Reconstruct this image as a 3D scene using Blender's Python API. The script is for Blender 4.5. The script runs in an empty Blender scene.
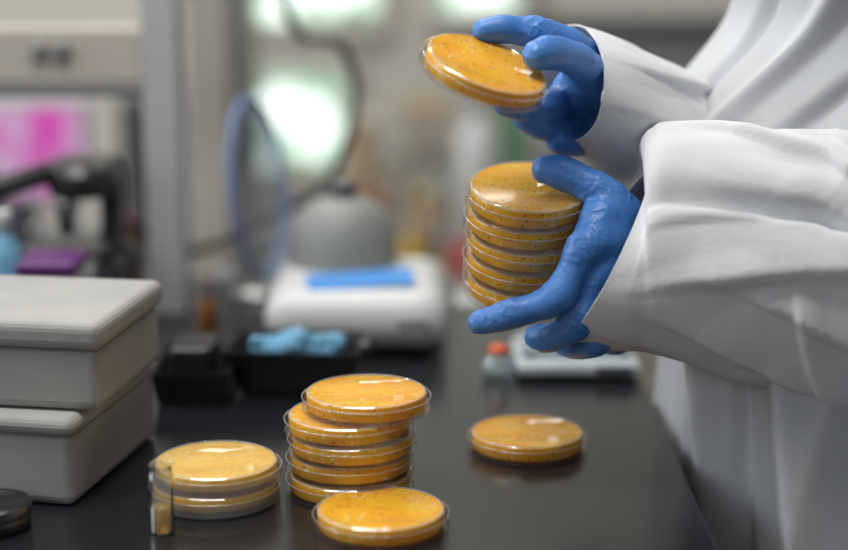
import bpy, bmesh, math, random
import numpy as np
from mathutils import Vector, Matrix, noise, Euler

random.seed(4)
scene = bpy.context.scene
scene.view_settings.view_transform = 'Standard'
COL = scene.collection
F = 1700.0
PITCH = math.radians(12.5)
CZ = 1.315
BZ = 0.90
cp, sp = math.cos(PITCH), math.sin(PITCH)

# photo measurement -> world position on a plane of known depth / known height
def pt(px, py, y):
    u = (px-424)/F; v = (275-py)/F
    d = Vector((u, cp+sp*v, -sp+cp*v)); t = y/d.y
    return Vector((d.x*t, y, CZ+d.z*t))
def on(px, py, z=BZ):
    u = (px-424)/F; v = (275-py)/F
    d = Vector((u, cp+sp*v, -sp+cp*v)); t = (z-CZ)/d.z
    return Vector((d.x*t, d.y*t, z))

# ------------------------------------------------------------------ materials
def mat(name, c1, c2=None, rough=.5, scale=30, bump=0, bscale=200, metal=0, spec=.5, coat=0, sss=0, trans=0, emis=0, detail=3, lo=.35, hi=.65, bdist=.001):
    m = bpy.data.materials.new(name); m.use_nodes = True
    nt = m.node_tree; b = nt.nodes['Principled BSDF']
    c2 = c2 or tuple(x*.9 for x in c1)
    tc = nt.nodes.new('ShaderNodeTexCoord')
    n = nt.nodes.new('ShaderNodeTexNoise'); n.inputs['Scale'].default_value = scale; n.inputs['Detail'].default_value = detail
    nt.links.new(tc.outputs['Object'], n.inputs['Vector'])
    r = nt.nodes.new('ShaderNodeValToRGB')
    r.color_ramp.elements[0].position = lo; r.color_ramp.elements[1].position = hi
    r.color_ramp.elements[0].color = (*c1, 1); r.color_ramp.elements[1].color = (*c2, 1)
    nt.links.new(n.outputs['Fac'], r.inputs['Fac'])
    nt.links.new(r.outputs['Color'], b.inputs['Base Color'])
    b.inputs['Roughness'].default_value = rough; b.inputs['Metallic'].default_value = metal
    b.inputs['Specular IOR Level'].default_value = spec; b.inputs['Coat Weight'].default_value = coat
    if trans: b.inputs['Transmission Weight'].default_value = trans
    if emis:
        nt.links.new(r.outputs['Color'], b.inputs['Emission Color']); b.inputs['Emission Strength'].default_value = emis
    if bump:
        n2 = nt.nodes.new('ShaderNodeTexNoise'); n2.inputs['Scale'].default_value = bscale; n2.inputs['Detail'].default_value = 4
        nt.links.new(tc.outputs['Object'], n2.inputs['Vector'])
        bp = nt.nodes.new('ShaderNodeBump'); bp.inputs['Strength'].default_value = bump; bp.inputs['Distance'].default_value = bdist
        nt.links.new(n2.outputs['Fac'], bp.inputs['Height']); nt.links.new(bp.outputs['Normal'], b.inputs['Normal'])
    return m

def window_mat():
    m = bpy.data.materials.new('daylight_glass'); m.use_nodes = True
    nt = m.node_tree; N = nt.nodes.new; K = nt.links.new; b = nt.nodes['Principled BSDF']
    tc = N('ShaderNodeTexCoord')
    mp = N('ShaderNodeMapping'); mp.inputs['Location'].default_value = (-1, 0, -1); mp.inputs['Scale'].default_value = (2, 0, 2)
    gr = N('ShaderNodeTexGradient'); gr.gradient_type = 'SPHERICAL'
    no = N('ShaderNodeTexNoise'); no.inputs['Scale'].default_value = 13; no.inputs['Detail'].default_value = 4
    K(tc.outputs['Generated'], mp.inputs['Vector']); K(mp.outputs[0], gr.inputs['Vector']); K(tc.outputs['Object'], no.inputs['Vector'])
    ad = N('ShaderNodeMath'); ad.operation = 'MULTIPLY_ADD'; K(no.outputs['Fac'], ad.inputs[0]); ad.inputs[1].default_value = 2.6
    g2 = N('ShaderNodeMath'); g2.operation = 'MULTIPLY_ADD'; g2.inputs[1].default_value = .8; g2.inputs[2].default_value = -.15; K(gr.outputs['Fac'], g2.inputs[0]); K(g2.outputs[0], ad.inputs[2])
    r = N('ShaderNodeValToRGB'); cr = r.color_ramp
    cr.elements[0].position = .45; cr.elements[0].color = (.14, .19, .13, 1)
    cr.elements[1].position = .68; cr.elements[1].color = (.88, .98, .93, 1)
    e = cr.elements.new(.56); e.color = (.36, .52, .40, 1)
    mm = N('ShaderNodeMath'); mm.operation = 'MULTIPLY'; mm.inputs[1].default_value = .43; K(ad.outputs[0], mm.inputs[0])
    K(mm.outputs[0], r.inputs['Fac']); K(r.outputs['Color'], b.inputs['Base Color']); K(r.outputs['Color'], b.inputs['Emission Color'])
    b.inputs['Emission Strength'].default_value = 1.1; b.inputs['Roughness'].default_value = .2
    return m

def agar_mat(name, deep, mid, light, speck):
    m = bpy.data.materials.new(name); m.use_nodes = True
    nt = m.node_tree; nt.nodes.clear(); N = nt.nodes.new; K = nt.links.new
    out = N('ShaderNodeOutputMaterial')
    tc = N('ShaderNodeTexCoord'); oi = N('ShaderNodeObjectInfo')
    add = N('ShaderNodeVectorMath'); add.operation = 'ADD'
    K(tc.outputs['Object'], add.inputs[0]); K(oi.outputs['Location'], add.inputs[1])
    n1 = N('ShaderNodeTexNoise'); n1.inputs['Scale'].default_value = 48; n1.inputs['Detail'].default_value = 2
    K(add.outputs[0], n1.inputs['Vector'])
    r = N('ShaderNodeValToRGB'); cr = r.color_ramp
    cr.elements[0].position = .30; cr.elements[0].color = (*deep, 1)
    cr.elements[1].position = .70; cr.elements[1].color = (*mid, 1)
    K(n1.outputs['Fac'], r.inputs['Fac'])
    mp = N('ShaderNodeMapping'); mp.inputs['Scale'].default_value = (300, 75, 60); mp.inputs['Rotation'].default_value = (0, 0, .6)
    n2 = N('ShaderNodeTexNoise'); n2.inputs['Scale'].default_value = 1; n2.inputs['Detail'].default_value = 3; n2.inputs['Distortion'].default_value = .5
    K(add.outputs[0], mp.inputs['Vector']); K(mp.outputs[0], n2.inputs['Vector'])
    r2 = N('ShaderNodeValToRGB'); r2.color_ramp.elements[0].position = .60; r2.color_ramp.elements[1].position = .70
    r2.color_ramp.elements[1].color = (.6, .6, .6, 1)
    K(n2.outputs['Fac'], r2.inputs['Fac'])
    mx = N('ShaderNodeMix'); mx.data_type = 'RGBA'
    K(r2.outputs['Color'], mx.inputs[0]); K(r.outputs['Color'], mx.inputs[6]); mx.inputs[7].default_value = (*light, 1)
    def colonies(scale, prev, col, thr, a, b_, amt):
        vo = N('ShaderNodeTexVoronoi'); vo.inputs['Scale'].default_value = scale; K(add.outputs[0], vo.inputs['Vector'])
        r3 = N('ShaderNodeValToRGB'); r3.color_ramp.elements[0].position = a; r3.color_ramp.elements[0].color = (amt, amt, amt, 1)
        r3.color_ramp.elements[1].position = b_; r3.color_ramp.elements[1].color = (0, 0, 0, 1)
        K(vo.outputs['Distance'], r3.inputs['Fac'])
        mu = N('ShaderNodeMath'); mu.operation = 'MULTIPLY'; K(r3.outputs['Color'], mu.inputs[0])
        n3 = N('ShaderNodeTexNoise'); n3.inputs['Scale'].default_value = scale*.2; K(add.outputs[0], n3.inputs['Vector'])
        gt = N('ShaderNodeMath'); gt.operation = 'GREATER_THAN'; gt.inputs[1].default_value = thr; K(n3.outputs['Fac'], gt.inputs[0]); K(gt.outputs[0], mu.inputs[1])
        mx2 = N('ShaderNodeMix'); mx2.data_type = 'RGBA'
        K(mu.outputs[0], mx2.inputs[0]); K(prev, mx2.inputs[6]); mx2.inputs[7].default_value = (*col, 1)
        return mx2.outputs[2]
    c1 = colonies(200, mx.outputs[2], speck, .46, .14, .24, .9)
    c2 = colonies(130, c1, light, .56, .14, .26, .6)
    b = N('ShaderNodeBsdfPrincipled'); b.inputs['Roughness'].default_value = .18
    b.inputs['Specular IOR Level'].default_value = .4
    K(c2, b.inputs['Base Color'])
    tl = N('ShaderNodeBsdfTranslucent'); K(c2, tl.inputs['Color'])
    bp = N('ShaderNodeBump'); bp.inputs['Strength'].default_value = .35; bp.inputs['Distance'].default_value = .001
    K(n1.outputs['Fac'], bp.inputs['Height']); K(bp.outputs[0], b.inputs['Normal'])
    ms = N('ShaderNodeMixShader'); ms.inputs[0].default_value = .15
    K(b.outputs[0], ms.inputs[1]); K(tl.outputs[0], ms.inputs[2]); K(ms.outputs[0], out.inputs['Surface'])
    return m

def plastic(name, tint=(.97, .97, .96), milky=.08, gloss=.12, milkcol=(.9, .9, .88), wav=0):
    m = bpy.data.materials.new(name); m.use_nodes = True
    nt = m.node_tree; nt.nodes.clear()
    out = nt.nodes.new('ShaderNodeOutputMaterial')
    tr = nt.nodes.new('ShaderNodeBsdfTransparent'); tr.inputs['Color'].default_value = (*tint, 1)
    df = nt.nodes.new('ShaderNodeBsdfDiffuse')
    tc = nt.nodes.new('ShaderNodeTexCoord'); n = nt.nodes.new('ShaderNodeTexNoise'); n.inputs['Scale'].default_value = 90
    r = nt.nodes.new('ShaderNodeValToRGB')
    r.color_ramp.elements[0].color = (*[x*.85 for x in milkcol], 1); r.color_ramp.elements[1].color = (*milkcol, 1)
    nt.links.new(tc.outputs['Object'], n.inputs['Vector']); nt.links.new(n.outputs['Fac'], r.inputs['Fac']); nt.links.new(r.outputs['Color'], df.inputs['Color'])
    m1 = nt.nodes.new('ShaderNodeMixShader'); m1.inputs[0].default_value = milky
    nt.links.new(tr.outputs[0], m1.inputs[1]); nt.links.new(df.outputs[0], m1.inputs[2])
    gl = nt.nodes.new('ShaderNodeBsdfGlossy'); gl.inputs['Roughness'].default_value = .06
    if wav:
        n3 = nt.nodes.new('ShaderNodeTexNoise'); n3.inputs['Scale'].default_value = 38
        nt.links.new(tc.outputs['Object'], n3.inputs['Vector'])
        bp = nt.nodes.new('ShaderNodeBump'); bp.inputs['Strength'].default_value = wav; bp.inputs['Distance'].default_value = .004
        nt.links.new(n3.outputs['Fac'], bp.inputs['Height']); nt.links.new(bp.outputs[0], gl.inputs['Normal'])
    lw = nt.nodes.new('ShaderNodeLayerWeight'); lw.inputs['Blend'].default_value = .25
    mp = nt.nodes.new('ShaderNodeMapRange'); mp.inputs['To Min'].default_value = gloss*.4; mp.inputs['To Max'].default_value = min(1, gloss*4)
    nt.links.new(lw.outputs['Fresnel'], mp.inputs['Value'])
    m2 = nt.nodes.new('ShaderNodeMixShader'); nt.links.new(mp.outputs[0], m2.inputs[0])
    nt.links.new(m1.outputs[0], m2.inputs[1]); nt.links.new(gl.outputs[0], m2.inputs[2])
    nt.links.new(m2.outputs[0], out.inputs['Surface'])
    return m

M = {}
M['bench'] = mat('black_epoxy', (.009, .010, .013), (.014, .015, .018), rough=.2, scale=6, bump=.05, bscale=60, spec=.42)
M['white_box'] = mat('white_foam', (.35, .345, .33), (.31, .305, .295), rough=.7, scale=20, bump=.15, bscale=300)
M['agar'] = agar_mat('orange_agar', (1.0, .45, .010), (1.0, .59, .020), (1.0, .86, .40), (.42, .18, .01))
M['agar_pale'] = agar_mat('pale_agar', (.94, .56, .09), (.98, .68, .17), (1.0, .87, .50), (.75, .40, .06))
M['clear'] = plastic('clear_polystyrene', milky=.02, gloss=.065, wav=.5)
M['rim'] = plastic('polystyrene_edge', milky=.26, gloss=.30)
M['haze'] = plastic('hazed_polystyrene', milky=.38, gloss=.15)
M['vial'] = plastic('vial_glass', milky=.10, gloss=.35, tint=(.93, .93, .90))
M['glove'] = mat('blue_nitrile', (.048, .180, .52), (.070, .23, .60), rough=.42, scale=25, bump=.5, bscale=260, spec=.5, bdist=.0006)
M['gown'] = mat('shaded_white_nonwoven', (.49, .50, .52), (.44, .45, .47), rough=.95, scale=12, bump=.3, bscale=260, spec=.1)  # same fabric as the sleeves, torso shade put into the darker colour
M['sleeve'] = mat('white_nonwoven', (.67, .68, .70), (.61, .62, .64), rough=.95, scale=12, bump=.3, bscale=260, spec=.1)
M['skin'] = mat('skin', (.62, .38, .28), rough=.5)
M['hair'] = mat('dark_hair', (.05, .03, .02), rough=.6, scale=80)
M['shoe'] = mat('shoe_leather', (.03, .03, .03), rough=.5)
M['grey'] = mat('light_grey_paint', (.38, .39, .39), (.42, .43, .43), rough=.5, scale=3)
M['beige'] = mat('beige_panel', (.44, .40, .34), (.48, .44, .38), rough=.5, scale=4)
M['wall'] = mat('wall_paint', (.52, .50, .44), (.59, .57, .51), rough=.8, scale=2)
M['floor'] = mat('vinyl_floor', (.25, .25, .25), (.32, .32, .31), rough=.4, scale=12)
M['ceil'] = mat('ceiling_tile', (.75, .75, .74), rough=.9, scale=8)
M['black'] = mat('black_plastic', (.012, .012, .014), (.02, .02, .022), rough=.35, scale=20)
M['dkgrey'] = mat('dark_grey_plastic', (.07, .07, .08), rough=.4)
M['midgrey'] = mat('mid_grey_plastic', (.20, .21, .21), rough=.45)
M['dome'] = mat('pale_grey_plastic', (.24, .25, .24), rough=.5)
M['white'] = mat('white_plastic', (.54, .55, .55), (.60, .61, .61), rough=.35, scale=5)
M['blue'] = mat('blue_plastic', (.04, .22, .60), (.06, .27, .66), rough=.4, scale=15)
M['ltblue'] = mat('light_blue_cloth', (.10, .28, .45), (.17, .38, .55), rough=.8, scale=30)
M['pinkscreen'] = mat('magenta_display', (.55, .07, .38), (.50, .38, .52), rough=.4, scale=14, emis=.4, lo=.42, hi=.60)
M['purple'] = mat('purple_plastic', (.10, .01, .14), rough=.4)
M['window'] = window_mat()
M['steel'] = mat('brushed_steel', (.45, .45, .45), rough=.3, metal=1, scale=40)
M['dksteel'] = mat('dark_steel', (.12, .12, .12), (.18, .18, .17), rough=.28, metal=1, scale=40)
M['red'] = mat('red_plastic', (.6, .05, .03), rough=.4)
M['orangered'] = mat('orange_cap', (.8, .12, .03), rough=.4)
M['yellow'] = mat('yellow_plastic', (.75, .5, .06), rough=.4)
M['liquid'] = plastic('amber_liquid', tint=(.95, .78, .40), milky=.35, milkcol=(.80, .56, .16), gloss=.08)
M['bluerim'] = mat('blue_shield_frame', (.16, .25, .52), (.20, .31, .60), rough=.4)
M['visor'] = plastic('clear_visor', tint=(.80, .87, .97), milky=.16, milkcol=(.6, .72, .95))
M['clearbox'] = plastic('clear_container', tint=(.85, .92, .93), milky=.3, milkcol=(.65, .78, .8), gloss=.2)
M['teal'] = mat('silver_grey_plastic', (.36, .41, .43), (.45, .50, .52), rough=.25)
M['card'] = mat('kraft_card', (.40, .28, .17), rough=.8)
M['bottle'] = mat('amber_bottle', (.18, .07, .02), rough=.15)
M['green'] = mat('green_card', (.12, .25, .14), rough=.6)

# ------------------------------------------------------------------ helpers
def link(o, parent=None):
    COL.objects.link(o)
    if parent is not None:
        o.parent = parent
    return o
def top(o, label, cat, group=None, kind=None):
    o['label'] = label; o['category'] = cat
    if group: o['group'] = group
    if kind: o['kind'] = kind
    return o
def empty(name, loc, label, cat, group=None, rot=(0, 0, 0)):
    e = bpy.data.objects.new(name, None); e.empty_display_size = .02
    e.location = loc; e.rotation_euler = rot; link(e)
    return top(e, label, cat, group)
def finish(bm, name, mats, smooth=True, parent=None, loc=(0, 0, 0), rot=(0, 0, 0)):
    bmesh.ops.recalc_face_normals(bm, faces=bm.faces)
    me = bpy.data.meshes.new(name); bm.to_mesh(me); bm.free()
    for m in (mats if isinstance(mats, (list, tuple)) else [mats]): me.materials.append(m)
    me.polygons.foreach_set('use_smooth', [smooth]*len(me.polygons))
    o = bpy.data.objects.new(name, me); o.location = loc; o.rotation_euler = rot
    return link(o, parent)
def gridobj(name, rings, m, parent):
    n = len(rings[0]); V = [tuple(p) for r in rings for p in r]
    Fc = [(k*n+i, k*n+(i+1) % n, (k+1)*n+(i+1) % n, (k+1)*n+i) for k in range(len(rings)-1) for i in range(n)]
    me = bpy.data.meshes.new(name); me.from_pydata(V, [], Fc); me.materials.append(m)
    me.polygons.foreach_set('use_smooth', [True]*len(me.polygons))
    o = bpy.data.objects.new(name, me); return link(o, parent)
def add_box(bm, lo, hi, bev=0, seg=2):
    r = bmesh.ops.create_cube(bm, size=1)
    vs = r['verts']
    for v in vs:
        v.co = Vector([(lo[i]+hi[i])/2 + v.co[i]*(hi[i]-lo[i]) for i in range(3)])
    if bev:
        es = list({e for v in vs for e in v.link_edges})
        bmesh.ops.bevel(bm, geom=es, offset=bev, segments=seg, profile=.5, affect='EDGES')
def boxobj(name, lo, hi, m, bev=.002, parent=None, loc=(0, 0, 0), rot=(0, 0, 0), seg=2):
    bm = bmesh.new(); add_box(bm, lo, hi, bev, seg)
    return finish(bm, name, m, smooth=False, parent=parent, loc=loc, rot=rot)
def lathe(bm, prof, n=64, mi=None, center=(0, 0, 0), axis=None):
    rings = []
    R = Matrix.Identity(3)
    if axis is not None: R = Vector((0, 0, 1)).rotation_difference(Vector(axis)).to_matrix()
    c = Vector(center)
    for (r, z) in prof:
        if r < 1e-6: rings.append([bm.verts.new(c+R@Vector((0, 0, z)))])
        else: rings.append([bm.verts.new(c+R@Vector((r*math.cos(2*math.pi*i/n), r*math.sin(2*math.pi*i/n), z))) for i in range(n)])
    for k in range(len(rings)-1):
        a, b = rings[k], rings[k+1]
        for i in range(n):
            j = (i+1) % n
            if len(a) == 1 and len(b) == 1: continue
            if len(a) == 1: f = bm.faces.new((a[0], b[j], b[i]))
            elif len(b) == 1: f = bm.faces.new((a[i], a[j], b[0]))
            else: f = bm.faces.new((a[i], a[j], b[j], b[i]))
            if mi: f.material_index = mi[k]
def latheobj(name, prof, m, n=64, mi=None, parent=None, loc=(0, 0, 0), rot=(0, 0, 0), axis=None, smooth=True, center=(0, 0, 0)):
    bm = bmesh.new(); lathe(bm, prof, n, mi, axis=axis, center=center)
    return finish(bm, name, m, smooth, parent, loc, rot)
def tubeobj(name, pts, r, m, parent=None, cyclic=False, loc=(0, 0, 0)):
    cu = bpy.data.curves.new(name, 'CURVE'); cu.dimensions = '3D'; cu.bevel_depth = r; cu.bevel_resolution = 4
    s = cu.splines.new('BEZIER'); s.bezier_points.add(len(pts)-1)
    for b, p in zip(s.bezier_points, pts):
        b.co = p; b.handle_left_type = b.handle_right_type = 'AUTO'
    s.use_cyclic_u = cyclic
    cu.materials.append(m)
    tmp = bpy.data.objects.new(name, cu); COL.objects.link(tmp)
    dg = bpy.context.evaluated_depsgraph_get()
    me = bpy.data.meshes.new_from_object(tmp.evaluated_get(dg))
    bpy.data.objects.remove(tmp)
    me.polygons.foreach_set('use_smooth', [True]*len(me.polygons))
    o = bpy.data.objects.new(name, me); o.location = loc
    return link(o, parent)

# ------------------------------------------------------------------ organic builder: smooth union of tapered bones -> surface net
def catmull(P, n):
    out = []
    Q = [P[0]]+P+[P[-1]]
    for i in range(1, len(Q)-2):
        for k in range(n):
            t = k/n
            out.append(tuple(.5*((2*Q[i][j])+(-Q[i-1][j]+Q[i+1][j])*t+(2*Q[i-1][j]-5*Q[i][j]+4*Q[i+1][j]-Q[i+2][j])*t*t+(-Q[i-1][j]+3*Q[i][j]-3*Q[i+1][j]+Q[i+2][j])*t**3) for j in range(len(P[0]))))
    out.append(tuple(P[-1]))
    return out
def blob(name, chains, h, m, parent=None, disp=0, dscale=60, kk=.004, dispf=None):
    P0 = np.array([list(c[0]) for ch in chains for c in ch]); rmax = max(c[1] for ch in chains for c in ch)
    lo = P0.min(0)-rmax-4*h; hi = P0.max(0)+rmax+4*h
    dim = np.ceil((hi-lo)/h).astype(int)+1
    phi = np.full(dim, .05, np.float32)
    ax = [lo[i]+h*np.arange(dim[i]) for i in range(3)]
    for ch in chains:
        P = [(*c[0], c[1]) for c in ch]
        S = catmull(P, 5) if len(P) > 2 else P
        loc = np.full(dim, .05, np.float32)
        for a, b in zip(S[:-1], S[1:]):
            a_, b_ = np.array(a[:3]), np.array(b[:3]); ra, rb = a[3], b[3]
            R = max(ra, rb)+kk*2+3*h
            i0 = np.maximum(((np.minimum(a_, b_)-R-lo)/h).astype(int), 0); i1 = np.minimum(((np.maximum(a_, b_)+R-lo)/h).astype(int)+2, dim)
            X = ax[0][i0[0]:i1[0], None, None]-a_[0]; Y = ax[1][None, i0[1]:i1[1], None]-a_[1]; Z = ax[2][None, None, i0[2]:i1[2]]-a_[2]
            ba = b_-a_; L2 = max(ba@ba, 1e-12)
            t = np.clip((X*ba[0]+Y*ba[1]+Z*ba[2])/L2, 0, 1)
            d = np.sqrt((X-t*ba[0])**2+(Y-t*ba[1])**2+(Z-t*ba[2])**2)-(ra+(rb-ra)*t)
            sl = tuple(slice(i0[i], i1[i]) for i in range(3))
            loc[sl] = np.minimum(loc[sl], d)
        hh = np.maximum(kk-np.abs(phi-loc), 0)/kk
        phi = np.minimum(phi, loc)-hh*hh*kk*.25
    ins = phi < 0
    c = [s-1 for s in dim]
    acc = np.zeros((*c, 3), np.float32); cnt = np.zeros(c, np.float32)
    def sub(A, o): return A[o[0]:o[0]+c[0], o[1]:o[1]+c[1], o[2]:o[2]+c[2]]
    for axis in range(3):
        o1, o2 = [i for i in range(3) if i != axis]
        for u in (0, 1):
            for v in (0, 1):
                oa = [0, 0, 0]; oa[o1] = u; oa[o2] = v; ob = list(oa); ob[axis] = 1
                A, B = sub(phi, oa), sub(phi, ob)
                w = (A < 0) != (B < 0)
                t = np.where(w, A/np.where(w, A-B, 1), 0)
                acc[..., axis] += t*w; acc[..., o1] += u*w; acc[..., o2] += v*w; cnt += w
    act = cnt > 0
    idx = np.full(c, -1, np.int64); idx[act] = np.arange(act.sum())
    ijk = np.argwhere(act)
    V = lo+h*(ijk+acc[act]/cnt[act][:, None])
    faces = []
    for axis in range(3):
        o1, o2 = (axis+1) % 3, (axis+2) % 3
        A = ins; B = np.roll(ins, -1, axis)
        ch_ = A != B
        E = np.argwhere(ch_); E = E[(E[:, axis] < c[axis]) & (E[:, o1] > 0) & (E[:, o2] > 0) & (E[:, o1] < c[o1]) & (E[:, o2] < c[o2])]
        def ci(d1, d2):
            q = E.copy(); q[:, o1] -= d1; q[:, o2] -= d2; return idx[q[:, 0], q[:, 1], q[:, 2]]
        quad = np.stack([ci(1, 1), ci(0, 1), ci(0, 0), ci(1, 0)], 1)
        flip = ~A[E[:, 0], E[:, 1], E[:, 2]]
        quad[flip] = quad[flip][:, ::-1]
        faces.append(quad)
    Fq = np.concatenate(faces); Fq = Fq[(Fq >= 0).all(1)]
    me = bpy.data.meshes.new(name); me.from_pydata(V.tolist(), [], Fq.tolist())
    if disp or dispf:
        nv = len(me.vertices); nr = np.empty(nv*3, np.float32); me.vertex_normals.foreach_get('vector', nr); nr = nr.reshape(-1, 3)
        amt = np.zeros(nv)
        for i, q in enumerate(V.tolist()):
            q = Vector(q)
            a = dispf(q) if dispf else 0
            if disp: a += disp*(noise.noise(q*dscale)+.5*noise.noise(q*dscale*2.3))
            amt[i] = a
        me.vertices.foreach_set('co', (V+nr*amt[:, None]).astype(np.float32).ravel()); me.update()
    me.materials.append(m)
    me.polygons.foreach_set('use_smooth', [True]*len(me.polygons))
    o = bpy.data.objects.new(name, me)
    return link(o, parent)

SL = .942
SR = .965
def pl(px, py, y): return pt(px, py, y*SL)
def pr(px, py, y): return pt(px, py, y*SR)
W = pl(660, 266, 1.290)
I0, M0, R0, K0 = pl(589, 246, 1.244), pl(598, 273, 1.246), pl(607, 299, 1.257), pl(618, 320, 1.280)
lh = [
 [(W, .024), (pl(632, 246, 1.274), .0185), (I0, .0145), (pl(574, 271, 1.238), .0118), (pl(557, 297, 1.233), .0128), (pl(534, 308, 1.2365), .0103), (pl(511, 314, 1.2395), .0112), (pl(494, 319, 1.244), .0099), (pl(481, 322, 1.248), .0091)],
 [(W, .024), (pl(634, 266, 1.270), .0185), (M0, .0146), (pl(589, 299, 1.241), .0118), (pl(579, 320, 1.240), .0124), (pl(562, 333, 1.247), .0103), (pl(549, 338, 1.256), .0106), (pl(537, 337, 1.265), .0092)],
 [(W, .024), (pl(638, 290, 1.274), .0175), (R0, .0140), (pl(605, 324, 1.256), .0110), (pl(598, 339, 1.258), .0116), (pl(583, 346, 1.270), .0097), (pl(570, 345, 1.283), .0099), (pl(560, 340, 1.295), .0087)],
 [(W, .024), (pl(642, 305, 1.286), .016), (K0, .0125), (pl(622, 336, 1.282), .0099), (pl(614, 342, 1.294), .0100), (pl(601, 340, 1.306), .0088), (pl(589, 335, 1.316), .0082)],
 [(W, .022), (pl(636, 236, 1.282), .0190), (pl(614, 209, 1.273), .0165), (pl(600, 192, 1.273), .0136), (pl(581, 181, 1.277), .0119), (pl(562, 173, 1.281), .0126), (pl(546, 170, 1.284), .0104)],
 [(pl(626, 226, 1.276), .017), (pl(605, 216, 1.264), .0155), (pl(598, 228, 1.256), .0148), (pl(592, 245, 1.248), .0144)],
 [(pl(618, 218, 1.272), .016), (pl(608, 240, 1.257), .0158), (pl(604, 262, 1.251), .0150), (pl(609, 285, 1.254), .0144)],
 [(pl(634, 252, 1.285), .020), (pl(618, 282, 1.280), .020), (pl(628, 305, 1.288), .017)],
 [(W, .024), (pl(700, 268, 1.295), .027), (pl(735, 272, 1.29), .029)],
]
W2 = pr(618, 102, 1.334)
rh = [
 [(W2, .022), (pr(593, 69, 1.308), .0165), (pr(571, 47, 1.281), .0132), (pr(554, 37, 1.272), .0109), (pr(537, 33, 1.265), .0120), (pr(518, 30, 1.262), .0100), (pr(502, 29, 1.259), .0104), (pr(485, 31, 1.257), .0092)],
 [(W2, .022), (pr(590, 90, 1.318), .0160), (pr(573, 84, 1.303), .0130), (pr(561, 98, 1.293), .0110), (pr(551, 106, 1.280), .0117), (pr(532, 109, 1.260), .0099), (pr(519, 107, 1.248), .0101), (pr(506, 104, 1.241), .0090)],
 [(W2, .022), (pr(594, 106, 1.325), .0150), (pr(578, 106, 1.310), .0125), (pr(570, 120, 1.302), .0108), (pr(562, 128, 1.291), .0112), (pr(547, 128, 1.276), .0097), (pr(536, 125, 1.266), .0098), (pr(525, 120, 1.258), .0087)],
 [(W2, .021), (pr(599, 118, 1.330), .0130), (pr(588, 121, 1.320), .0112), (pr(585, 134, 1.310), .0098), (pr(580, 142, 1.299), .0100), (pr(568, 144, 1.286), .0090), (pr(557, 142, 1.276), .0083)],
 [(W2, .021), (pr(600, 94, 1.307), .0170), (pr(590, 76, 1.279), .0148), (pr(579, 62, 1.256), .0127), (pr(563, 55, 1.241), .0119), (pr(549, 53, 1.2285), .0122), (pr(537, 55, 1.220), .0103)],
 [(pr(593, 86, 1.302), .015), (pr(582, 72, 1.288), .0135), (pr(574, 58, 1.283), .0125)],
 [(pr(593, 86, 1.300), .015), (pr(581, 84, 1.290), .0138), (pr(575, 96, 1.293), .0124)],
 [(pr(588, 90, 1.315), .015), (pr(582, 106, 1.315), .015), (pr(590, 116, 1.320), .013)],
 [(W2, .022), (pr(655, 118, 1.355), .025), (pr(690, 136, 1.385), .027)],
]
SH_L, SH_R = Vector((.44, 1.16, 1.40)), Vector((.44, 1.54, 1.40))
EL_L, EL_R = Vector((.44, 1.14, 1.075)), Vector((.44, 1.48, 1.12))
CY = 1.34
body = blob('person', [
  [(Vector((.42, CY, .95)), .12), (Vector((.42, CY, 1.15)), .11), (Vector((.44, CY, 1.33)), .115), (Vector((.44, CY, 1.42)), .07), (Vector((.44, CY, 1.50)), .052), (Vector((.43, CY, 1.56)), .052)],
  [(Vector((.42, CY-.08, .93)), .10), (Vector((.42, CY+.08, .93)), .10)],
  [(SH_L+Vector((0, .02, -.02)), .055), (Vector((.44, CY, 1.38)), .08), (SH_R+Vector((0, -.02, -.02)), .055)],
  [(SH_L, .052), (EL_L, .038), (pl(735, 272, 1.29), .024), (W, .018)],
  [(SH_R, .052), (EL_R, .038), (pr(690, 136, 1.385), .022), (W2, .017)],
  [(Vector((.42, CY-.09, .90)), .09), (Vector((.42, CY-.10, .50)), .055), (Vector((.44, CY-.10, .10)), .038), (Vector((.36, CY-.10, .045)), .035)],
  [(Vector((.42, CY+.09, .90)), .09), (Vector((.42, CY+.10, .50)), .055), (Vector((.44, CY+.10, .10)), .038), (Vector((.36, CY+.10, .045)), .035)],
  [(Vector((.42, CY, 1.66)), .078), (Vector((.40, CY, 1.62)), .07), (Vector((.375, CY, 1.575)), .045)],
  [(Vector((.45, CY, 1.67)), .085), (Vector((.43, CY, 1.68)), .085)],
  [(Vector((.345, CY, 1.645)), .010), (Vector((.328, CY, 1.618)), .013)],
  [(Vector((.43, CY-.075, 1.635)), .014), (Vector((.435, CY-.08, 1.655)), .014)],
  [(Vector((.43, CY+.075, 1.635)), .014), (Vector((.435, CY+.08, 1.655)), .014)],
 ], .009, M['skin'], kk=.02)
top(body, 'person in white protective gown and blue gloves holding petri dishes', 'person')
def wrinkle(p):
    a = noise.noise(Vector((p.x*85, p.y*85, p.z*170)))
    b_ = noise.noise(Vector((p.x*190+7, p.y*150, p.z*95)))
    ra = 1-min(1, abs(a)*4); rb = 1-min(1, abs(b_)*4)
    ra = ra*ra*(3-2*ra); rb = rb*rb*(3-2*rb)
    m = max(0, min(1, .5+1.6*noise.noise(p*32)))
    return m*(.0005*ra+.0004*rb)+.0003*noise.noise(p*60)-.0002
lg = blob('glove', lh, .0010, M['glove'], body, kk=.004, dispf=wrinkle)
lg['label'] = 'blue nitrile glove gripping stack'
rg = blob('glove', rh, .0010, M['glove'], body, kk=.003, dispf=wrinkle)
rg['label'] = 'blue nitrile glove holding single dish'
blob('hair', [[(Vector((.455, CY, 1.70)), .085), (Vector((.48, CY, 1.65)), .075), (Vector((.50, CY, 1.58)), .04)]], .006, M['hair'], body)
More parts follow.
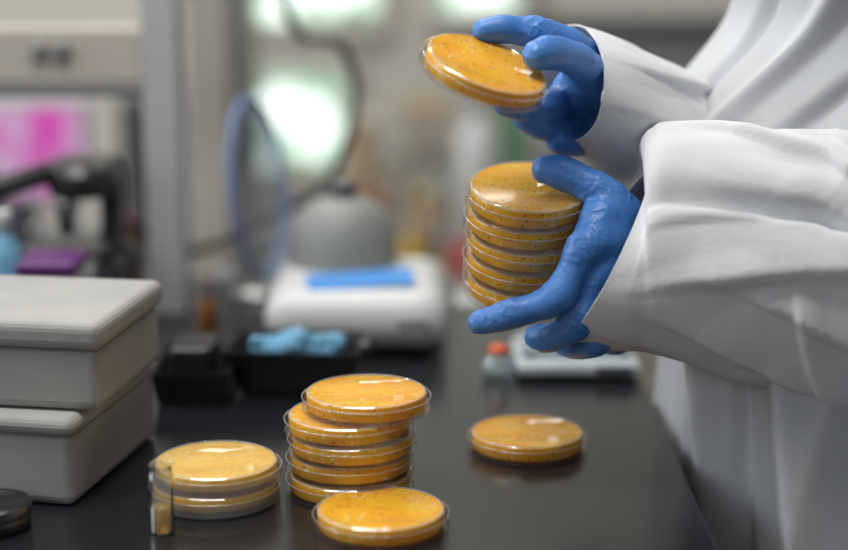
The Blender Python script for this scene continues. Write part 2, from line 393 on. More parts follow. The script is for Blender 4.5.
for yy in (CY-.10, CY+.10):
    blob('shoe', [[(Vector((.46, yy, .045)), .043), (Vector((.40, yy, .04)), .04), (Vector((.33, yy, .036)), .034)]], .005, M['shoe'], body)

# ------------------------------------------------------------------ room
def struct(o): o['kind'] = 'structure'; return o
BACK = 3.3
struct(boxobj('floor', (-2.2, -1.2, -.05), (2.6, BACK+.1, 0), M['floor'], 0))
struct(boxobj('ceiling', (-2.2, -1.2, 2.7), (2.6, BACK+.1, 2.75), M['ceil'], 0))
struct(boxobj('wall_back', (-2.2, BACK, 0), (2.6, BACK+.1, 2.7), M['wall'], 0))
struct(boxobj('wall_left', (-2.3, -1.2, 0), (-2.2, BACK+.1, 2.7), M['wall'], 0))
struct(boxobj('wall_right', (2.6, -1.2, 0), (2.7, BACK+.1, 2.7), M['wall'], 0))
struct(boxobj('baseboard_back', (-2.2, BACK-.015, 0), (2.6, BACK, .1), M['dkgrey'], .002))
def window(i, px0, py0, px1, py1):
    a = pt(px0, py1, BACK-.012); b = pt(px1, py0, BACK-.012)
    bm = bmesh.new(); add_box(bm, (a.x, BACK-.012, a.z), (b.x, BACK-.002, b.z))
    struct(finish(bm, 'window_%d' % i, M['window'], False))
    bm = bmesh.new(); t = .022
    add_box(bm, (a.x-t, BACK-.03, a.z-t), (a.x, BACK-.001, b.z+t)); add_box(bm, (b.x, BACK-.03, a.z-t), (b.x+t, BACK-.001, b.z+t))
    add_box(bm, (a.x, BACK-.03, a.z-t), (b.x, BACK-.001, a.z)); add_box(bm, (a.x, BACK-.03, b.z), (b.x, BACK-.001, b.z+t))
    struct(finish(bm, 'trim_%d' % i, M['wall'], False))
window(1, 232, -60, 378, 22)
window(2, 260, 70, 344, 168)
window(3, 436, -60, 520, 12)

# ------------------------------------------------------------------ bench
b = empty('lab_bench', (-.6, 1.4, 0), 'long black epoxy laboratory bench with grey cabinet below', 'lab bench')
def child_box(name, lo, hi, m, par, bev=.002):
    L = Vector(par.location)
    return boxobj(name, Vector(lo)-L, Vector(hi)-L, m, bev, parent=par)
child_box('worktop', (-1.6, .985, BZ-.03), (.193, 1.86, BZ), M['bench'], b, .003)
child_box('cabinet_body', (-1.58, 1.03, .1), (.16, 1.84, BZ-.03), M['grey'], b)
child_box('plinth', (-1.56, 1.06, 0), (.14, 1.82, .1), M['dkgrey'], b)
for k in range(4):
    x0 = -1.56+k*.43
    child_box('door', (x0+.01, 1.008, .13), (x0+.41, 1.03, BZ-.05), M['beige'], b)
b2 = empty('wall_counter', (0, 2.9, 0), 'pale grey wall counter with cupboards beneath', 'counter')
child_box('worktop', (-1.9, 2.62, .66), (2.2, BACK-.04, .69), M['midgrey'], b2, .003)
child_box('cupboard_body', (-1.88, 2.66, .0), (2.18, BACK-.05, .66), M['beige'], b2)
for k in range(7):
    x0 = -1.86+k*.575
    child_box('door', (x0+.01, 2.64, .05), (x0+.56, 2.66, .63), M['beige'], b2)

# ------------------------------------------------------------------ petri dishes
H = .0145
def dish_parts(pale):
    n = 72
    lid = [(0, .0006), (.044, .0006), (.0455, .0009), (.046, .0018), (.046, .0098), (.0463, .0101), (.0465, .0106), (.0462, .0111), (.0457, .0109)]
    lm = [0, 0, 1, 0, 1, 1, 1, 1]
    base = [(0, .0138), (.0410, .0138), (.0413, .0145), (.0420, .0145), (.0423, .0139), (.0432, .0136), (.0435, .0130), (.0435, .0020), (.0432, .0016)]
    bmi = [0, 1, 1, 1, 1, 0, 0, 1]
    if pale: lm[3] = 2
    z0 = .0042 if pale else .0026
    ag = [(0, z0), (.0400, z0), (.0424, z0+.0003), (.0427, z0+.001), (.0427, .0125), (.0424, .0132), (.0415, .0135), (0, .0135)]
    out = []
    for nm, pr_, mi in (('lid', lid, lm), ('dish_base', base, bmi)):
        bm = bmesh.new(); lathe(bm, pr_, n, mi); o = finish(bm, nm, [M['clear'], M['rim'], M['haze']]); out.append(o)
    bm = bmesh.new(); lathe(bm, ag, n); o = finish(bm, 'agar', M['agar_pale'] if pale else M['agar']); out.append(o)
    return out
protos = {False: dish_parts(False), True: dish_parts(True)}
used = {False: False, True: False}
def dish(loc, label, group, pale=False, rot=None, q=None, sz=1.0):
    e = bpy.data.objects.new('petri_dish', None); e.empty_display_size = .02; link(e)
    top(e, label, 'petri dish', group)
    e.location = loc; e.scale = (1, 1, sz)
    if q is not None: e.rotation_mode = 'QUATERNION'; e.rotation_quaternion = q
    else: e.rotation_euler = rot or (0, 0, random.uniform(0, 6.28))
    for p in protos[pale]:
        if used[pale]: c = p.copy(); COL.objects.link(c)
        else: c = p
        c.parent = e
    used[pale] = True
    return e
p0 = on(215, 498)
for k in range(2):
    dish(p0+Vector((.0015*k, 0, k*(H+.0002))), 'petri dish with pale yellow agar in a low stack', 'low stack of pale petri dishes', pale=True)
p1 = on(351, 489)
for k in range(5):
    off = Vector((0, 0, 0)) if k < 4 else Vector((.0115, .003, 0))
    jit = Vector((random.uniform(-.0022, .0022), random.uniform(-.002, .002), 0)) if k < 4 else Vector()
    dish(p1+off+jit+Vector((0, 0, k*(H+.0002))), 'clear petri dish of orange agar in a tall stack' if k < 4 else 'clear petri dish of orange agar sitting askew atop tall stack', 'tall stack of orange petri dishes')
dish(on(381, 527), 'clear petri dish with streaked orange agar before the tall stack', None)
dish(on(527, 448), 'clear petri dish of orange agar alone on black bench', None)
axis = Vector((math.sin(math.radians(2)), -math.sin(math.radians(17)), 1)).normalized()
topc = pl(531, 185, 1.292)
SZ = 1.19
for k in range(1, 6):
    pos = topc - axis*(H*SZ+.0003)*k
    tl = Vector((random.uniform(-.014, .014), random.uniform(-.012, .012), 0))
    q = Vector((0, 0, 1)).rotation_difference((axis+tl*(k > 1)).normalized()) @ Euler((0, 0, random.uniform(0, 6.28))).to_quaternion()
    dish(pos+Vector((random.uniform(-.0024, .0024), random.uniform(-.001, .001), 0)), 'clear petri dish of orange agar gripped by blue gloved hand', 'stack of petri dishes held in the hand', q=q, sz=SZ)
ax2 = Vector((math.sin(math.radians(20)), -math.sin(math.radians(19)), 1)).normalized()
lc = pt(488, 62, 1.172)
dish(lc-ax2*H, 'petri dish of orange agar lifted and tilted between gloved fingers', None, q=Vector((0, 0, 1)).rotation_difference(ax2))

# ------------------------------------------------------------------ gown torso
def lerp_tab(tab, z):
    for i in range(len(tab)-1):
        a, b_ = tab[i], tab[i+1]
        if a[0] <= z <= b_[0]:
            t = (z-a[0])/(b_[0]-a[0]); t = t*t*(3-2*t)
            return [a[j]*(1-t)+b_[j]*t for j in range(1, len(a))]
    return list(tab[0][1:]) if z < tab[0][0] else list(tab[-1][1:])
def facets(p):
    d = noise.voronoi(p, distance_metric='DISTANCE')[0]
    return d[1]-d[0]
TAB = [(.38, .42, CY, .225, .27), (.75, .42, CY, .220, .255), (.93, .41, CY, .213, .240), (1.04, .415, CY, .222, .230), (1.13, .42, CY, .232, .208),
       (1.24, .43, CY, .186, .195), (1.34, .44, CY, .152, .21), (1.42, .44, CY, .12, .19), (1.46, .44, CY, .085, .11), (1.48, .44, CY, .07, .075)]
def vcrease(th, z, pts_, w, amp):
    best = 9
    X = (math.degrees(th) % 360)*.0038
    for (a0, z0), (a1, z1) in zip(pts_[:-1], pts_[1:]):
        ax_, bx_ = a0*.0038, a1*.0038
        dx, dz = bx_-ax_, z1-z0
        t = max(0, min(1, ((X-ax_)*dx+(z-z0)*dz)/(dx*dx+dz*dz)))
        best = min(best, math.hypot(X-ax_-t*dx, z-z0-t*dz))
    return amp*max(0, 1-best/w)
FOLDS = [([(222, 1.10), (232, .80), (228, .45)], .026, .022), ([(200, 1.05), (208, .75), (205, .5)], .020, .014),
         ([(250, 1.08), (256, .7), (262, .4)], .030, .024), ([(238, 1.0), (246, .6)], .016, -.014), ([(212, .98), (218, .6)], .014, -.010),
         ([(200, 1.12), (222, 1.25), (236, 1.38)], .018, .014), ([(214, 1.10), (240, 1.22), (252, 1.36)], .016, -.012), ([(190, 1.16), (206, 1.30), (214, 1.40)], .014, -.010),
         ([(235, 1.13), (262, 1.26), (270, 1.38)], .022, .014)]
NT, NZ = 340, 190; rings = []
for k in range(NZ+1):
    z = .38+(1.48-.38)*k/NZ
    cx, cy, rx, ry = lerp_tab(TAB, z)
    ring = []
    for i in range(NT):
        th = 2*math.pi*i/NT
        c, s = math.cos(th), math.sin(th)
        low = max(0, min(1, (1.18-z)/.25)); up = 1-low
        ph = 6*th+1.2*math.sin(2.1*z)+1.5*noise.noise(Vector((c*1.5, s*1.5, z*1.2)))
        d = low*.012*((1-abs(math.sin(ph)))**1.3-.3)
        d += .014*(facets(Vector((c*2.2, s*2.2, z*3.2)))-.3)
        if s < .3:
            for P_, w_, a_ in FOLDS: d += vcrease(th, z, P_, w_, a_)
        x = cx+c*(rx+d)
        if z < .96: x = max(x, .196)
        elif c < -.75: x = max(x, .180)
        ring.append((x, cy+s*(ry+d), z))
    rings.append(ring)
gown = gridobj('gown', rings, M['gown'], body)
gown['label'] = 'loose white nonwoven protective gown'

def sleeve(name, st, fold, side=Vector((0, 1, 0))):
    P = [(*s[0], s[1], s[2], s[3], s[4], s[5]) for s in st]
    S = catmull(P, 26); N = 180
    rings = []; L = 0
    for k, s in enumerate(S):
        c = Vector(s[:3]); a = Vector(S[max(0, k-1)][:3]); b_ = Vector(S[min(len(S)-1, k+1)][:3])
        t = (b_-a).normalized()
        sd = (side-t*side.dot(t)).normalized(); up = t.cross(sd)
        if k: L += (c-Vector(S[k-1][:3])).length
        ring = []
        for i in range(N):
            th = 2*math.pi*i/N; cc, ss = math.cos(th), math.sin(th)
            h = s[3] if cc > 0 else s[4]
            base = up*(h*cc)+sd*(s[5]*ss)
            p = base+t*(s[6]*cc+s[7]*ss)
            ring.append(c+p+base.normalized()*fold(L, cc, ss))
        rings.append(ring)
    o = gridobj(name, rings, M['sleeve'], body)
    so = o.modifiers.new('t', 'SOLIDIFY'); so.thickness = .0012; so.offset = -1
    return o
def seg(L, v, s, w, amp):
    (a, b_), (c, d) = s
    dx, dy = c-a, d-b_
    t = max(0, min(1, ((L-a)*dx+(v-b_)*dy)/(dx*dx+dy*dy)))
    q = (L-a-t*dx)*(-dy)+(v-b_-t*dy)*dx
    ds = math.hypot(L-a-t*dx, v-b_-t*dy)
    w2 = w if q > 0 else w*.25
    return amp*max(0, 1-ds/w2)*(1-.3*t)*min(1, t*3)
CR = [(((.000, -.012), (.240, .020)), .034, .012), (((.000, -.020), (.210, -.105)), .030, .011), (((-.02, -.050), (.130, -.118)), .020, .006),
      (((.060, .062), (.250, .028)), .026, .011), (((.050, .125), (.170, .070)), .022, .010), (((.060, .002), (.250, -.058)), .024, .010),
      (((.110, .118), (.240, .068)), .020, .009), (((.000, .030), (.130, .038)), .014, .005), (((.130, .000), (.180, -.120)), .018, .008)]
def fold_l(L, cc, ss):
    d = .008*(facets(Vector((L*7+1.3, cc*1.1, ss*1.1)))-.25)
    if ss < .35:
        v = math.atan2(cc, -ss)*.08
        for s_, w_, a_ in CR: d += seg(L, v, s_, w_, a_)
        e = cc-(.56-L*.9)
        w = min(1, max(0, (L-.01)/.04))
        d -= w*.015*math.exp(-(e/.16)**2) if e > 0 else w*.015*math.exp(-(e/.02)**2)
    return d*min(1, .1+L*9)
CR2 = [(((.00, .00), (.12, .03)), .022, .010), (((.00, .04), (.10, .06)), .016, .008), (((.02, -.03), (.12, -.01)), .018, .008), (((.08, .05), (.18, .01)), .018, .009)]
def fold_r(L, cc, ss):
    d = .009*(facets(Vector((L*9+4.1, cc*1.0, ss*1.0+2)))-.25)
    if ss < .35:
        v = math.atan2(cc, -ss)*.055
        for s_, w_, a_ in CR2: d += seg(L, v, s_, w_, a_)
    return d*min(1, .1+L*12)
sleeve('sleeve', [
 (pl(604, 257, 1.286), .058, .057, .068, .032, .004),
 (pl(628, 256, 1.286), .060, .065, .072, .022, .002),
 (pl(652, 253, 1.285), .090, .072, .074, .006, 0),
 (pl(700, 252, 1.280), .093, .082, .075, 0, 0),
 (pl(770, 256, 1.272), .092, .090, .076, 0, 0),
 (pl(850, 264, 1.262), .096, .095, .078, 0, 0),
 (Vector((.41, 1.16, 1.07)), .10, .10, .078, 0, 0),
 (Vector((.475, 1.14, 1.16)), .09, .09, .08, 0, 0),
 (Vector((.47, 1.15, 1.28)), .08, .08, .08, 0, 0),
 (Vector((.45, 1.18, 1.40)), .06, .06, .06, 0, 0)], fold_l)
sleeve('sleeve', [
 (pr(566, 88, 1.312), .046, .038, .062, -.004, .004),
 (pr(604, 100, 1.328), .046, .050, .062, -.006, .002),
 (pr(672, 134, 1.38), .046, .056, .056, 0, 0),
 (pr(740, 168, 1.43), .046, .062, .060, 0, 0),
 (Vector((.40, 1.44, 1.07)), .062, .072, .065, 0, 0),
 (Vector((.455, 1.49, 1.17)), .07, .075, .07, 0, 0),
 (Vector((.46, 1.525, 1.28)), .07, .07, .07, 0, 0),
 (Vector((.45, 1.51, 1.40)), .06, .06, .06, 0, 0)], fold_r)

# ------------------------------------------------------------------ white foam boxes
def foam_box(loc, w, d, h, lidh, label, rot):
    e = empty('storage_box', loc, label, 'box', 'stacked white storage boxes', rot=(0, 0, rot))
    bm = bmesh.new(); add_box(bm, (-w, 0, 0), (0, d, h-lidh), .007, 4); finish(bm, 'box_body', M['white_box'], False, e)
    bm = bmesh.new(); add_box(bm, (-w-.003, -.003, h-lidh), (.003, d+.003, h), .007, 4)
    finish(bm, 'lid', M['white_box'], False, e)
    return e
c0 = on(74, 508)
foam_box(c0, .30, .165, .065, .014, 'white rectangular storage box with flat lid, bottom of stack', -.20)
c1 = Vector((c0.x+.0185, c0.y+.012, BZ+.0655))
foam_box(c1, .33, .140, .064, .020, 'white rectangular storage box with raised lid on another box', -.16)

v = on(163, 532)
e = empty('sample_vial', v, 'small clear glass vial with amber liquid standing on bench', 'vial')
latheobj('vial_glass', [(0, .0004), (.0078, .0004), (.0085, .002), (.0085, .040), (.0078, .043), (.0078, .047), (.0083, .048)], [M['vial'], M['rim']], 32, mi=[0, 1, 0, 0, 0, 1], parent=e)
latheobj('liquid', [(0, .001), (.0072, .001), (.0078, .003), (.0078, .018), (0, .018)], M['liquid'], 32, parent=e)
v = on(-8, 527)
e = empty('metal_tin', v, 'small round dark metal tin on the bench', 'tin')
latheobj('tin_body', [(0, 0), (.024, 0), (.026, .002), (.026, .014), (.0, .014)], M['dksteel'], 48, parent=e)
latheobj('lid', [(.0268, .010), (.0272, .0175), (.026, .0185), (.022, .0185), (.021, .0175), (0, .0175)], M['dksteel'], 48, parent=e)

# ------------------------------------------------------------------ micro centrifuge
def feet(e, xs, ys, r=.009, h=.008, z=0):
    for sx in xs:
        for sy in ys:
            latheobj('rubber_foot', [(0, 0), (r, 0), (r, h), (0, h)], M['black'], 16, parent=e, loc=(sx, sy, z))
cf = on(345, 378); cf = Vector((cf.x, 1.60, BZ))
e = empty('benchtop_centrifuge', cf, 'white rounded benchtop centrifuge with grey domed lid and blue panel', 'centrifuge')
bm = bmesh.new(); add_box(bm, (-.078, -.09, .006), (.092, .10, .062), .026, 6); finish(bm, 'housing', M['white'], True, e)
bm = bmesh.new(); add_box(bm, (-.050, -.022, -.002), (.050, .022, .002), .0015, 2); finish(bm, 'blue_panel', M['blue'], False, e, loc=(.010, -.045, .0655), rot=(math.radians(6), math.radians(-3), math.radians(5)))
latheobj('domed_lid', [(.054, .058), (.054, .085), (.047, .108), (.033, .122), (.016, .128), (0, .130)], M['dome'], 48, parent=e, center=(-.01, .055, 0))
latheobj('lid_knob', [(0, .129), (.012, .129), (.014, .133), (.014, .140), (.010, .143), (0, .143)], M['dkgrey'], 24, parent=e, center=(-.01, .055, 0))
bm = bmesh.new(); add_box(bm, (.045, -.094, .022), (.075, -.088, .040), .002); finish(bm, 'control_display', M['dome'], False, e)
feet(e, (-.060, .067), (-.06, .07))

def tub(bm, w, d, h, t, fl=.008):
    lo = [(-w+fl, -d+fl), (w-fl, -d+fl), (w-fl, d-fl), (-w+fl, d-fl)]; hi = [(-w, -d), (w, -d), (w, d), (-w, d)]
    def ring(pts, z): return [bm.verts.new((x, y, z)) for x, y in pts]
    ins = lambda P: [(x-t*(1 if x > 0 else -1), y-t*(1 if y > 0 else -1)) for x, y in P]
    A, B, C, D = ring(lo, 0), ring(hi, h), ring(ins(hi), h), ring(ins(lo), t)
    for P, Q in ((A, B), (B, C), (C, D)):
        for i in range(4): bm.faces.new((P[i], P[(i+1) % 4], Q[(i+1) % 4], Q[i]))
    bm.faces.new(A); bm.faces.new(D)
    bmesh.ops.bevel(bm, geom=bm.edges[:], offset=.002, segments=2, affect='EDGES')
bb = on(294, 403)
e = empty('black_bin', (bb.x, bb.y+.045, BZ), 'open black plastic bin holding crumpled blue gloves', 'bin', rot=(0, 0, math.radians(-6)))
bm = bmesh.new(); tub(bm, .060, .042, .042, .003, .016); finish(bm, 'bin_body', M['black'], False, e)
bm = bmesh.new(); add_box(bm, (.055, -.02, .034), (.066, .02, .046), .003); finish(bm, 'handle', M['black'], False, e)
by = bb.y
def crumple(p): return .006*(facets(p*45)-.3)+.003*noise.noise(p*90)
def crumpled(chs, lab):
    o = blob('crumpled_glove', chs, .0018, M['ltblue'], dispf=crumple, kk=.006); top(o, lab, 'glove', 'crumpled gloves in the black bin')
crumpled([[(Vector((bb.x-.026, by+.042, BZ+.030)), .015), (Vector((bb.x-.008, by+.034, BZ+.040)), .012), (Vector((bb.x+.008, by+.040, BZ+.044)), .008)], [(Vector((bb.x-.026, by+.042, BZ+.034)), .012), (Vector((bb.x-.034, by+.034, BZ+.046)), .007)]], 'crumpled light blue glove lying in the black bin')
crumpled([[(Vector((bb.x+.018, by+.056, BZ+.030)), .014), (Vector((bb.x+.030, by+.046, BZ+.040)), .009), (Vector((bb.x+.038, by+.042, BZ+.043)), .007)]], 'crumpled light blue glove lying in the black bin')
bb = on(190, 408)
e = empty('dissecting_tray', (bb.x, bb.y+.05, BZ), 'low black plastic tray standing behind the white boxes', 'tray')
bm = bmesh.new(); tub(bm, .034, .05, .030, .003, .006); finish(bm, 'tray_body', M['black'], False, e)
bm = bmesh.new(); add_box(bm, (-.02, -.03, .004), (.015, .03, .045), .004); finish(bm, 'tray_insert', M['black'], False, e)

# ------------------------------------------------------------------ scale
bb = on(580, 383)
e = empty('digital_scale', (bb.x, bb.y+.05, BZ), 'flat silvery laboratory scale with clear weighing platform', 'scale')
bm = bmesh.new(); add_box(bm, (-.056, -.048, .004), (.054, .05, .017), .005, 3); finish(bm, 'scale_body', M['teal'], False, e)
bm = bmesh.new(); add_box(bm, (-.050, -.03, .021), (.048, .046, .024), .001); finish(bm, 'weighing_platform', M['clearbox'], False, e)
bm = bmesh.new(); add_box(bm, (.014, -.0485, .007), (.046, -.0475, .014), 0); finish(bm, 'front_panel', M['dkgrey'], False, e)
feet(e, (-.042, .042), (-.035, .035), .007, .006)
for sx in (-.042, .042):
    for sy in (-.02, .035): latheobj('platform_post', [(0, 0), (.004, 0), (.004, .006), (0, .006)], M['black'], 16, parent=e, loc=(sx, sy, .016))
bb = on(498, 378)
e = empty('reagent_bottle', (bb.x, bb.y, BZ), 'small clear squat bottle with orange red cap on bench', 'bottle')
latheobj('bottle_body', [(0, .0), (.012, 0), (.014, .002), (.014, .016), (.008, .020), (.008, .024)], M['clearbox'], 32, parent=e)
latheobj('cap', [(0, .029), (.0075, .029), (.008, .028), (.008, .022), (0, .022)], M['orangered'], 32, parent=e)

# ------------------------------------------------------------------ left equipment frame
y0 = 1.68
e = empty('equipment_rack', (pt(80, 320, y0).x, y0, BZ), 'tall pale grey instrument frame with wide top panel on bench', 'equipment rack')
L = Vector(e.location)
a = pt(150, 300, y0); c = pt(184, 300, y0)
child_box('post', (a.x, y0, BZ), (c.x, y0+.05, 1.62), M['grey'], e)
a2 = pt(-190, 300, y0)
child_box('post', (a2.x, y0, BZ), (a2.x+.036, y0+.05, 1.62), M['grey'], e)
zt, zb = pt(0, 28, y0).z, pt(0, 86, y0).z
child_box('top_panel', (a2.x+.036, y0+.005, zb), (a.x, y0+.045, zt), M['beige'], e, .004)
child_box('rail', (a2.x+.036, y0+.003, zb-.012), (a.x, y0+.047, zb), M['midgrey'], e, .002)
child_box('upper_beam', (a2.x+.036, y0+.01, 1.58), (a.x, y0+.04, 1.62), M['grey'], e)
for kx in (40, 62):
    kp = pt(kx, 50, y0+.005)-L
    latheobj('control_knob', [(.009, .0), (.009, .006), (.006, .009), (0, .009)], M['midgrey'], 24, parent=e, center=kp, axis=(0, -1, 0))
ys = 2.05
a = pt(188, 200, ys); c = pt(236, 200, ys)
e = empty('tall_cabinet', ((a.x+c.x)/2, ys+.15, 0), 'tall narrow pale grey metal cabinet behind the bench', 'cabinet')
child_box('cabinet_body', (a.x, ys, 0), (c.x, ys+.3, 1.9), M['grey'], e, .004)
child_box('door', (a.x+.006, ys-.012, .2), (c.x-.006, ys, 1.88), M['beige'], e, .003)
child_box('handle', (c.x-.018, ys-.026, 1.25), (c.x-.010, ys-.012, 1.45), M['steel'], e, .002)

ym = 2.3
a = pt(-60, 196, ym); c = pt(82, 108, ym)
e = empty('computer_monitor', ((a.x+c.x)/2, ym, .69), 'computer monitor showing a bright magenta image', 'monitor')
child_box('monitor_frame', (a.x-.01, ym, a.z-.01), (c.x+.008, ym+.03, c.z+.01), M['grey'], e, .003)
child_box('screen', (a.x, ym-.003, a.z), (c.x, ym, c.z), M['pinkscreen'], e, 0)
child_box('stand', ((a.x+c.x)/2-.03, ym+.005, .69+.01), ((a.x+c.x)/2+.03, ym+.025, a.z), M['dkgrey'], e)
child_box('stand_base', ((a.x+c.x)/2-.1, ym-.07, .69), ((a.x+c.x)/2+.1, ym+.1, .70), M['dkgrey'], e)
tb = empty('side_table', ((a.x+c.x)/2, ym+.05, 0), 'plain grey side table carrying the monitor', 'table')
child_box('tabletop', (a.x-.2, 2.05, .66), (pt(180, 200, 2.3).x-.02, 2.58, .69), M['midgrey'], tb)
for lx in (a.x-.18, a.x+.14):
    for ly in (2.08, 2.53): child_box('leg', (lx, ly, 0), (lx+.03, ly+.03, .66), M['steel'], tb)

mx = on(98, 318).x; my = 1.60
e = empty('microscope', (mx, my, BZ), 'black and white laboratory microscope with angled eyepieces', 'microscope')
bm = bmesh.new(); add_box(bm, (-.075, -.06, 0), (.035, .07, .03), .008, 3); finish(bm, 'base', M['white'], False, e)
bm = bmesh.new(); add_box(bm, (.012, .035, .028), (.034, .07, .16), .008, 3); add_box(bm, (-.030, -.02, .148), (.034, .06, .170), .008, 3)
lathe(bm, [(0, 0), (.026, 0), (.030, .008), (.030, .022), (.022, .032), (0, .034)], 32, center=(.002, .0, .138)); finish(bm, 'arm', M['black'], False, e)
bm = bmesh.new(); add_box(bm, (-.05, -.045, .085), (.03, .03, .092), .002); finish(bm, 'stage', M['black'], False, e)
latheobj('objective_lens', [(0, 0), (.007, 0), (.010, .02), (.012, .022), (.012, .04), (0, .04)], M['steel'], 24, parent=e, center=(-.01, -.01, .104))
for sy in (-.018, .018):
    latheobj('eyepiece', [(0, 0), (.009, 0), (.009, .055), (.014, .058), (.014, .085), (0, .085)], M['black'], 24, parent=e, center=(-.02, sy, .162), axis=(-.9, -.1, -.25))
for sy in (.02, .09):
    latheobj('focus_knob', [(0, 0), (.016, 0), (.016, .012), (0, .012)], M['dkgrey'], 24, parent=e, center=(.0225, sy+.010, .06), axis=(0, -1, 0))
e = empty('tube_rack', (pt(60, 270, 1.50).x, 1.47, BZ), 'white tube rack with a dark purple lid', 'tube rack')
bm = bmesh.new(); add_box(bm, (-.024, -.03, 0), (.024, .03, .094), .003); finish(bm, 'rack_body', M['white'], False, e)
bm = bmesh.new(); add_box(bm, (-.026, -.032, .094), (.026, .032, .106), .003); finish(bm, 'lid', M['purple'], False, e)

# ------------------------------------------------------------------ face shield
yv = 1.78
cs = pt(258, 188, yv)
e = empty('face_shield', (cs.x, yv, BZ), 'clear curved face shield with blue rim hanging on stand', 'face shield')
pts = []
hz = cs.z-BZ
for k in range(24):
    t = 2*math.pi*k/24
    pts.append(Vector((.020*math.cos(t)-.010*math.sin(t), .075*math.cos(t), hz+.094*math.sin(t))))
tubeobj('blue_rim', pts, .0034, M['bluerim'], parent=e, cyclic=True)
bm = bmesh.new(); vs = [bm.verts.new(p) for p in pts]; cvv = bm.verts.new(Vector((-.014, -.01, hz)))
for i in range(24): bm.faces.new((vs[i], vs[(i+1) % 24], cvv))
finish(bm, 'visor', M['visor'], True, e)
tubeobj('stand_rod', [(0, .02, .005), (0, .02, .06), (-.0, .02, hz-.088)], .004, M['steel'], parent=e)
latheobj('stand_base', [(0, 0), (.035, 0), (.035, .006), (0, .006)], M['steel'], 32, parent=e)
cb = tubeobj('power_cable', [pt(190, 252, 1.80), pt(215, 245, 1.82), pt(260, 222, 1.86), pt(318, 190, 1.9), pt(350, 130, 1.92), pt(352, 70, 1.93), pt(335, 42, 1.93), pt(300, 34, 1.93), pt(285, -80, 1.95)], .0055, M['black'])
top(cb, 'black power cable hanging in a loose loop', 'cable')
cb = tubeobj('power_cable', [pt(-10, 262, 1.66), pt(30, 240, 1.70), pt(75, 262, 1.74), pt(118, 222, 1.76), pt(160, 248, 1.78), pt(188, 276, 1.80)], .004, M['black'])
top(cb, 'thin black cable trailing among instruments behind the boxes', 'cable')

# ------------------------------------------------------------------ blurred clutter behind
def bottle(px_, pyt, w, y, zs, bodym, capm, label, nm='bottle'):
    base = pt(px_, 200, y); base.z = zs; topz = pt(px_, pyt, y).z
    h = topz-zs; r = w/2*y/F
    e = empty(nm, (base.x, y, zs), label, 'bottle')
    latheobj('bottle_body', [(0, 0), (r*.9, 0), (r, h*.04), (r, h*.66), (r*.85, h*.76), (r*.38, h*.84), (r*.38, h*.9)], M[bodym], 32, parent=e)
    latheobj('cap', [(0, h), (r*.42, h), (r*.45, h*.98), (r*.45, h*.87), (0, h*.87)], M[capm], 32, parent=e)
    return e
C_ = .69
for a_ in [
 (478, 84, 46, 2.8, C_, 'white', 'white', 'white plastic reagent jug on the wall counter'),
 (425, 190, 34, 2.75, C_, 'card', 'yellow', 'brown reagent bottle with yellow cap on counter'),
 (395, 150, 32, 2.9, C_, 'beige', 'white', 'pale plastic bottle with white cap on counter'),
 (545, 130, 40, 2.9, C_, 'midgrey', 'white', 'grey plastic bottle with white cap on counter'),
 (510, 175, 22, 2.72, C_, 'bottle', 'red', 'small amber bottle with red cap on counter'),
 (448, 205, 20, 2.7, C_, 'clearbox', 'red', 'small clear bottle with red cap on counter'),
 (376, 195, 22, 2.68, C_, 'white', 'orangered', 'small white bottle with orange cap on counter'),
 (410, 225, 20, 2.66, C_, 'yellow', 'white', 'small yellow bottle with white cap on counter'),
 (462, 225, 20, 2.66, C_, 'red', 'white', 'small red bottle with white cap on counter'),
 (388, 235, 18, 2.65, C_, 'orangered', 'white', 'small orange bottle with white cap on counter'),
 (436, 150, 22, 2.88, C_, 'clearbox', 'dkgrey', 'clear glass bottle with dark cap on counter'),
 (626, 120, 30, 2.72, C_, 'bottle', 'dkgrey', 'tall amber glass bottle on the wall counter'),
 (437, 262, 24, 1.74, BZ, 'white', 'yellow', 'small white bottle with yellow cap on the bench'),
 (462, 285, 22, 1.78, BZ, 'clearbox', 'red', 'small clear bottle with red cap on the bench'),
 (204, 290, 20, 1.60, BZ, 'bottle', 'dkgrey', 'small brown bottle beside the instrument frame'),
 (126, 215, 26, 1.84, BZ, 'bottle', 'red', 'amber glass bottle with red cap on the bench'),
 (96, 240, 20, 1.80, BZ, 'clearbox', 'white', 'small clear bottle with white cap on the bench'),
 (34, 225, 26, 1.78, BZ, 'ltblue', 'white', 'small blue bottle with white cap on the bench'),
 (68, 205, 24, 1.82, BZ, 'clearbox', 'dkgrey', 'clear bottle with dark cap beside the microscope'),
 (224, 262, 22, 1.82, BZ, 'white', 'dkgrey', 'small white bottle with dark cap on the bench')]:
    bottle(*a_)
bottle(4, 210, 32, 1.50, BZ, 'ltblue', 'white', 'pale blue wash bottle with white cap on bench', 'wash_bottle')
def cbox(nm, x0, y0_, x1, y1_, y, dep, zs, m, label, cat='box', lidm='white'):
    a = pt(x0, y1_, y); c = pt(x1, y0_, y)
    e = empty(nm, ((a.x+c.x)/2, y+dep/2, zs), label, cat)
    child_box('box_body', (a.x, y, zs), (c.x, y+dep, c.z-.012), m, e, .004)
    child_box('lid', (a.x-.002, y-.002, c.z-.012), (c.x+.002, y+dep+.002, c.z), M[lidm], e, .003)
    return e
cbox('tip_box', 455, 305, 500, 345, 1.72, .07, BZ, M['white'], 'white pipette tip box on the bench')
cbox('carton', 575, 40, 720, 200, 2.95, .2, .69, M['midgrey'], 'grey cardboard carton on the wall counter', 'carton', 'dkgrey')
cbox('carton', 120, 100, 190, 200, 2.8, .2, .69, M['dkgrey'], 'dark cardboard carton on the wall counter', 'carton', 'dkgrey')
cbox('carton', 352, 120, 376, 200, 2.85, .15, .69, M['card'], 'brown cardboard carton on the wall counter', 'carton', 'beige')
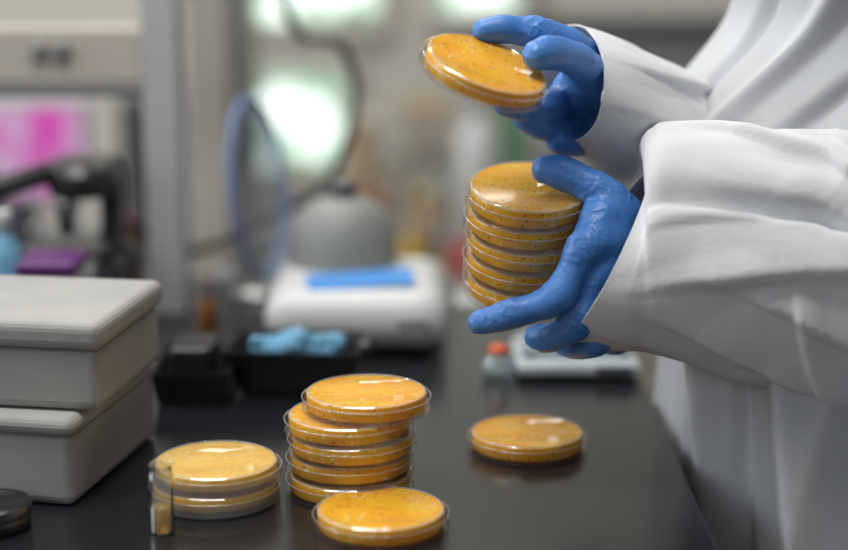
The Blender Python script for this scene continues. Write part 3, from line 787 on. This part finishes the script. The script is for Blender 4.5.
cbox('carton', 404, 108, 452, 200, 3.02, .15, .69, M['beige'], 'beige cardboard carton standing beneath the shelf', 'carton', 'card')
cbox('carton', 500, 95, 530, 200, 3.0, .15, .69, M['green'], 'muted green cardboard carton on the wall counter', 'carton', 'midgrey')
cbox('tip_box', 396, 300, 430, 330, 1.79, .05, BZ, M['dkgrey'], 'dark pipette tip box on the bench', 'box', 'red')
za = pt(500, 30, 3.15).z
e = empty('wall_shelf', (.9, 3.2, za), 'long dark wall shelf above the counter', 'shelf')
child_box('shelf_board', (.17, 3.08, za), (1.8, BACK-.003, za+.02), M['dkgrey'], e)
for bx in (.25, 1.0, 1.7): child_box('bracket', (bx, 3.12, za-.08), (bx+.015, BACK-.003, za), M['steel'], e)

# ------------------------------------------------------------------ lights
def area(name, loc, size, power, col, rot=(0, 0, 0), sy=None):
    l = bpy.data.lights.new(name, 'AREA'); l.energy = power; l.color = col; l.size = size
    if sy: l.shape = 'RECTANGLE'; l.size_y = sy
    o = bpy.data.objects.new(name, l); o.location = loc; o.rotation_euler = rot; link(o); return o
area('ceiling_lamp', (-.4, .9, 2.65), 1.2, 27, (1, .98, .94), sy=.35)
area('ceiling_lamp', (-.5, 2.4, 2.65), 1.2, 25, (1, .97, .92), sy=.35)
area('window_daylight', (-2.1, 1.4, 1.8), 1.4, 28, (.88, .94, 1), rot=(0, math.radians(-78), 0), sy=1.1)
area('front_fill', (-1.1, -1.1, 2.0), 1.0, 8, (.93, .96, 1), rot=(math.radians(68), 0, math.radians(-24)), sy=.7)  # fill added near the camera side to lift the sleeve front, no real lamp
w = bpy.data.worlds.new('world'); scene.world = w; w.use_nodes = True
w.node_tree.nodes['Background'].inputs[0].default_value = (.75, .82, .9, 1); w.node_tree.nodes['Background'].inputs[1].default_value = .10

# ------------------------------------------------------------------ camera
cam = bpy.data.cameras.new('camera'); co = bpy.data.objects.new('camera', cam); link(co)
co.location = (0, 0, CZ); co.rotation_euler = (math.radians(90)-PITCH, 0, 0)
cam.sensor_width = 36; cam.lens = F*36/848
cam.dof.use_dof = True; cam.dof.focus_distance = 1.205; cam.dof.aperture_fstop = 1.7
cam.clip_start = .05
scene.camera = co
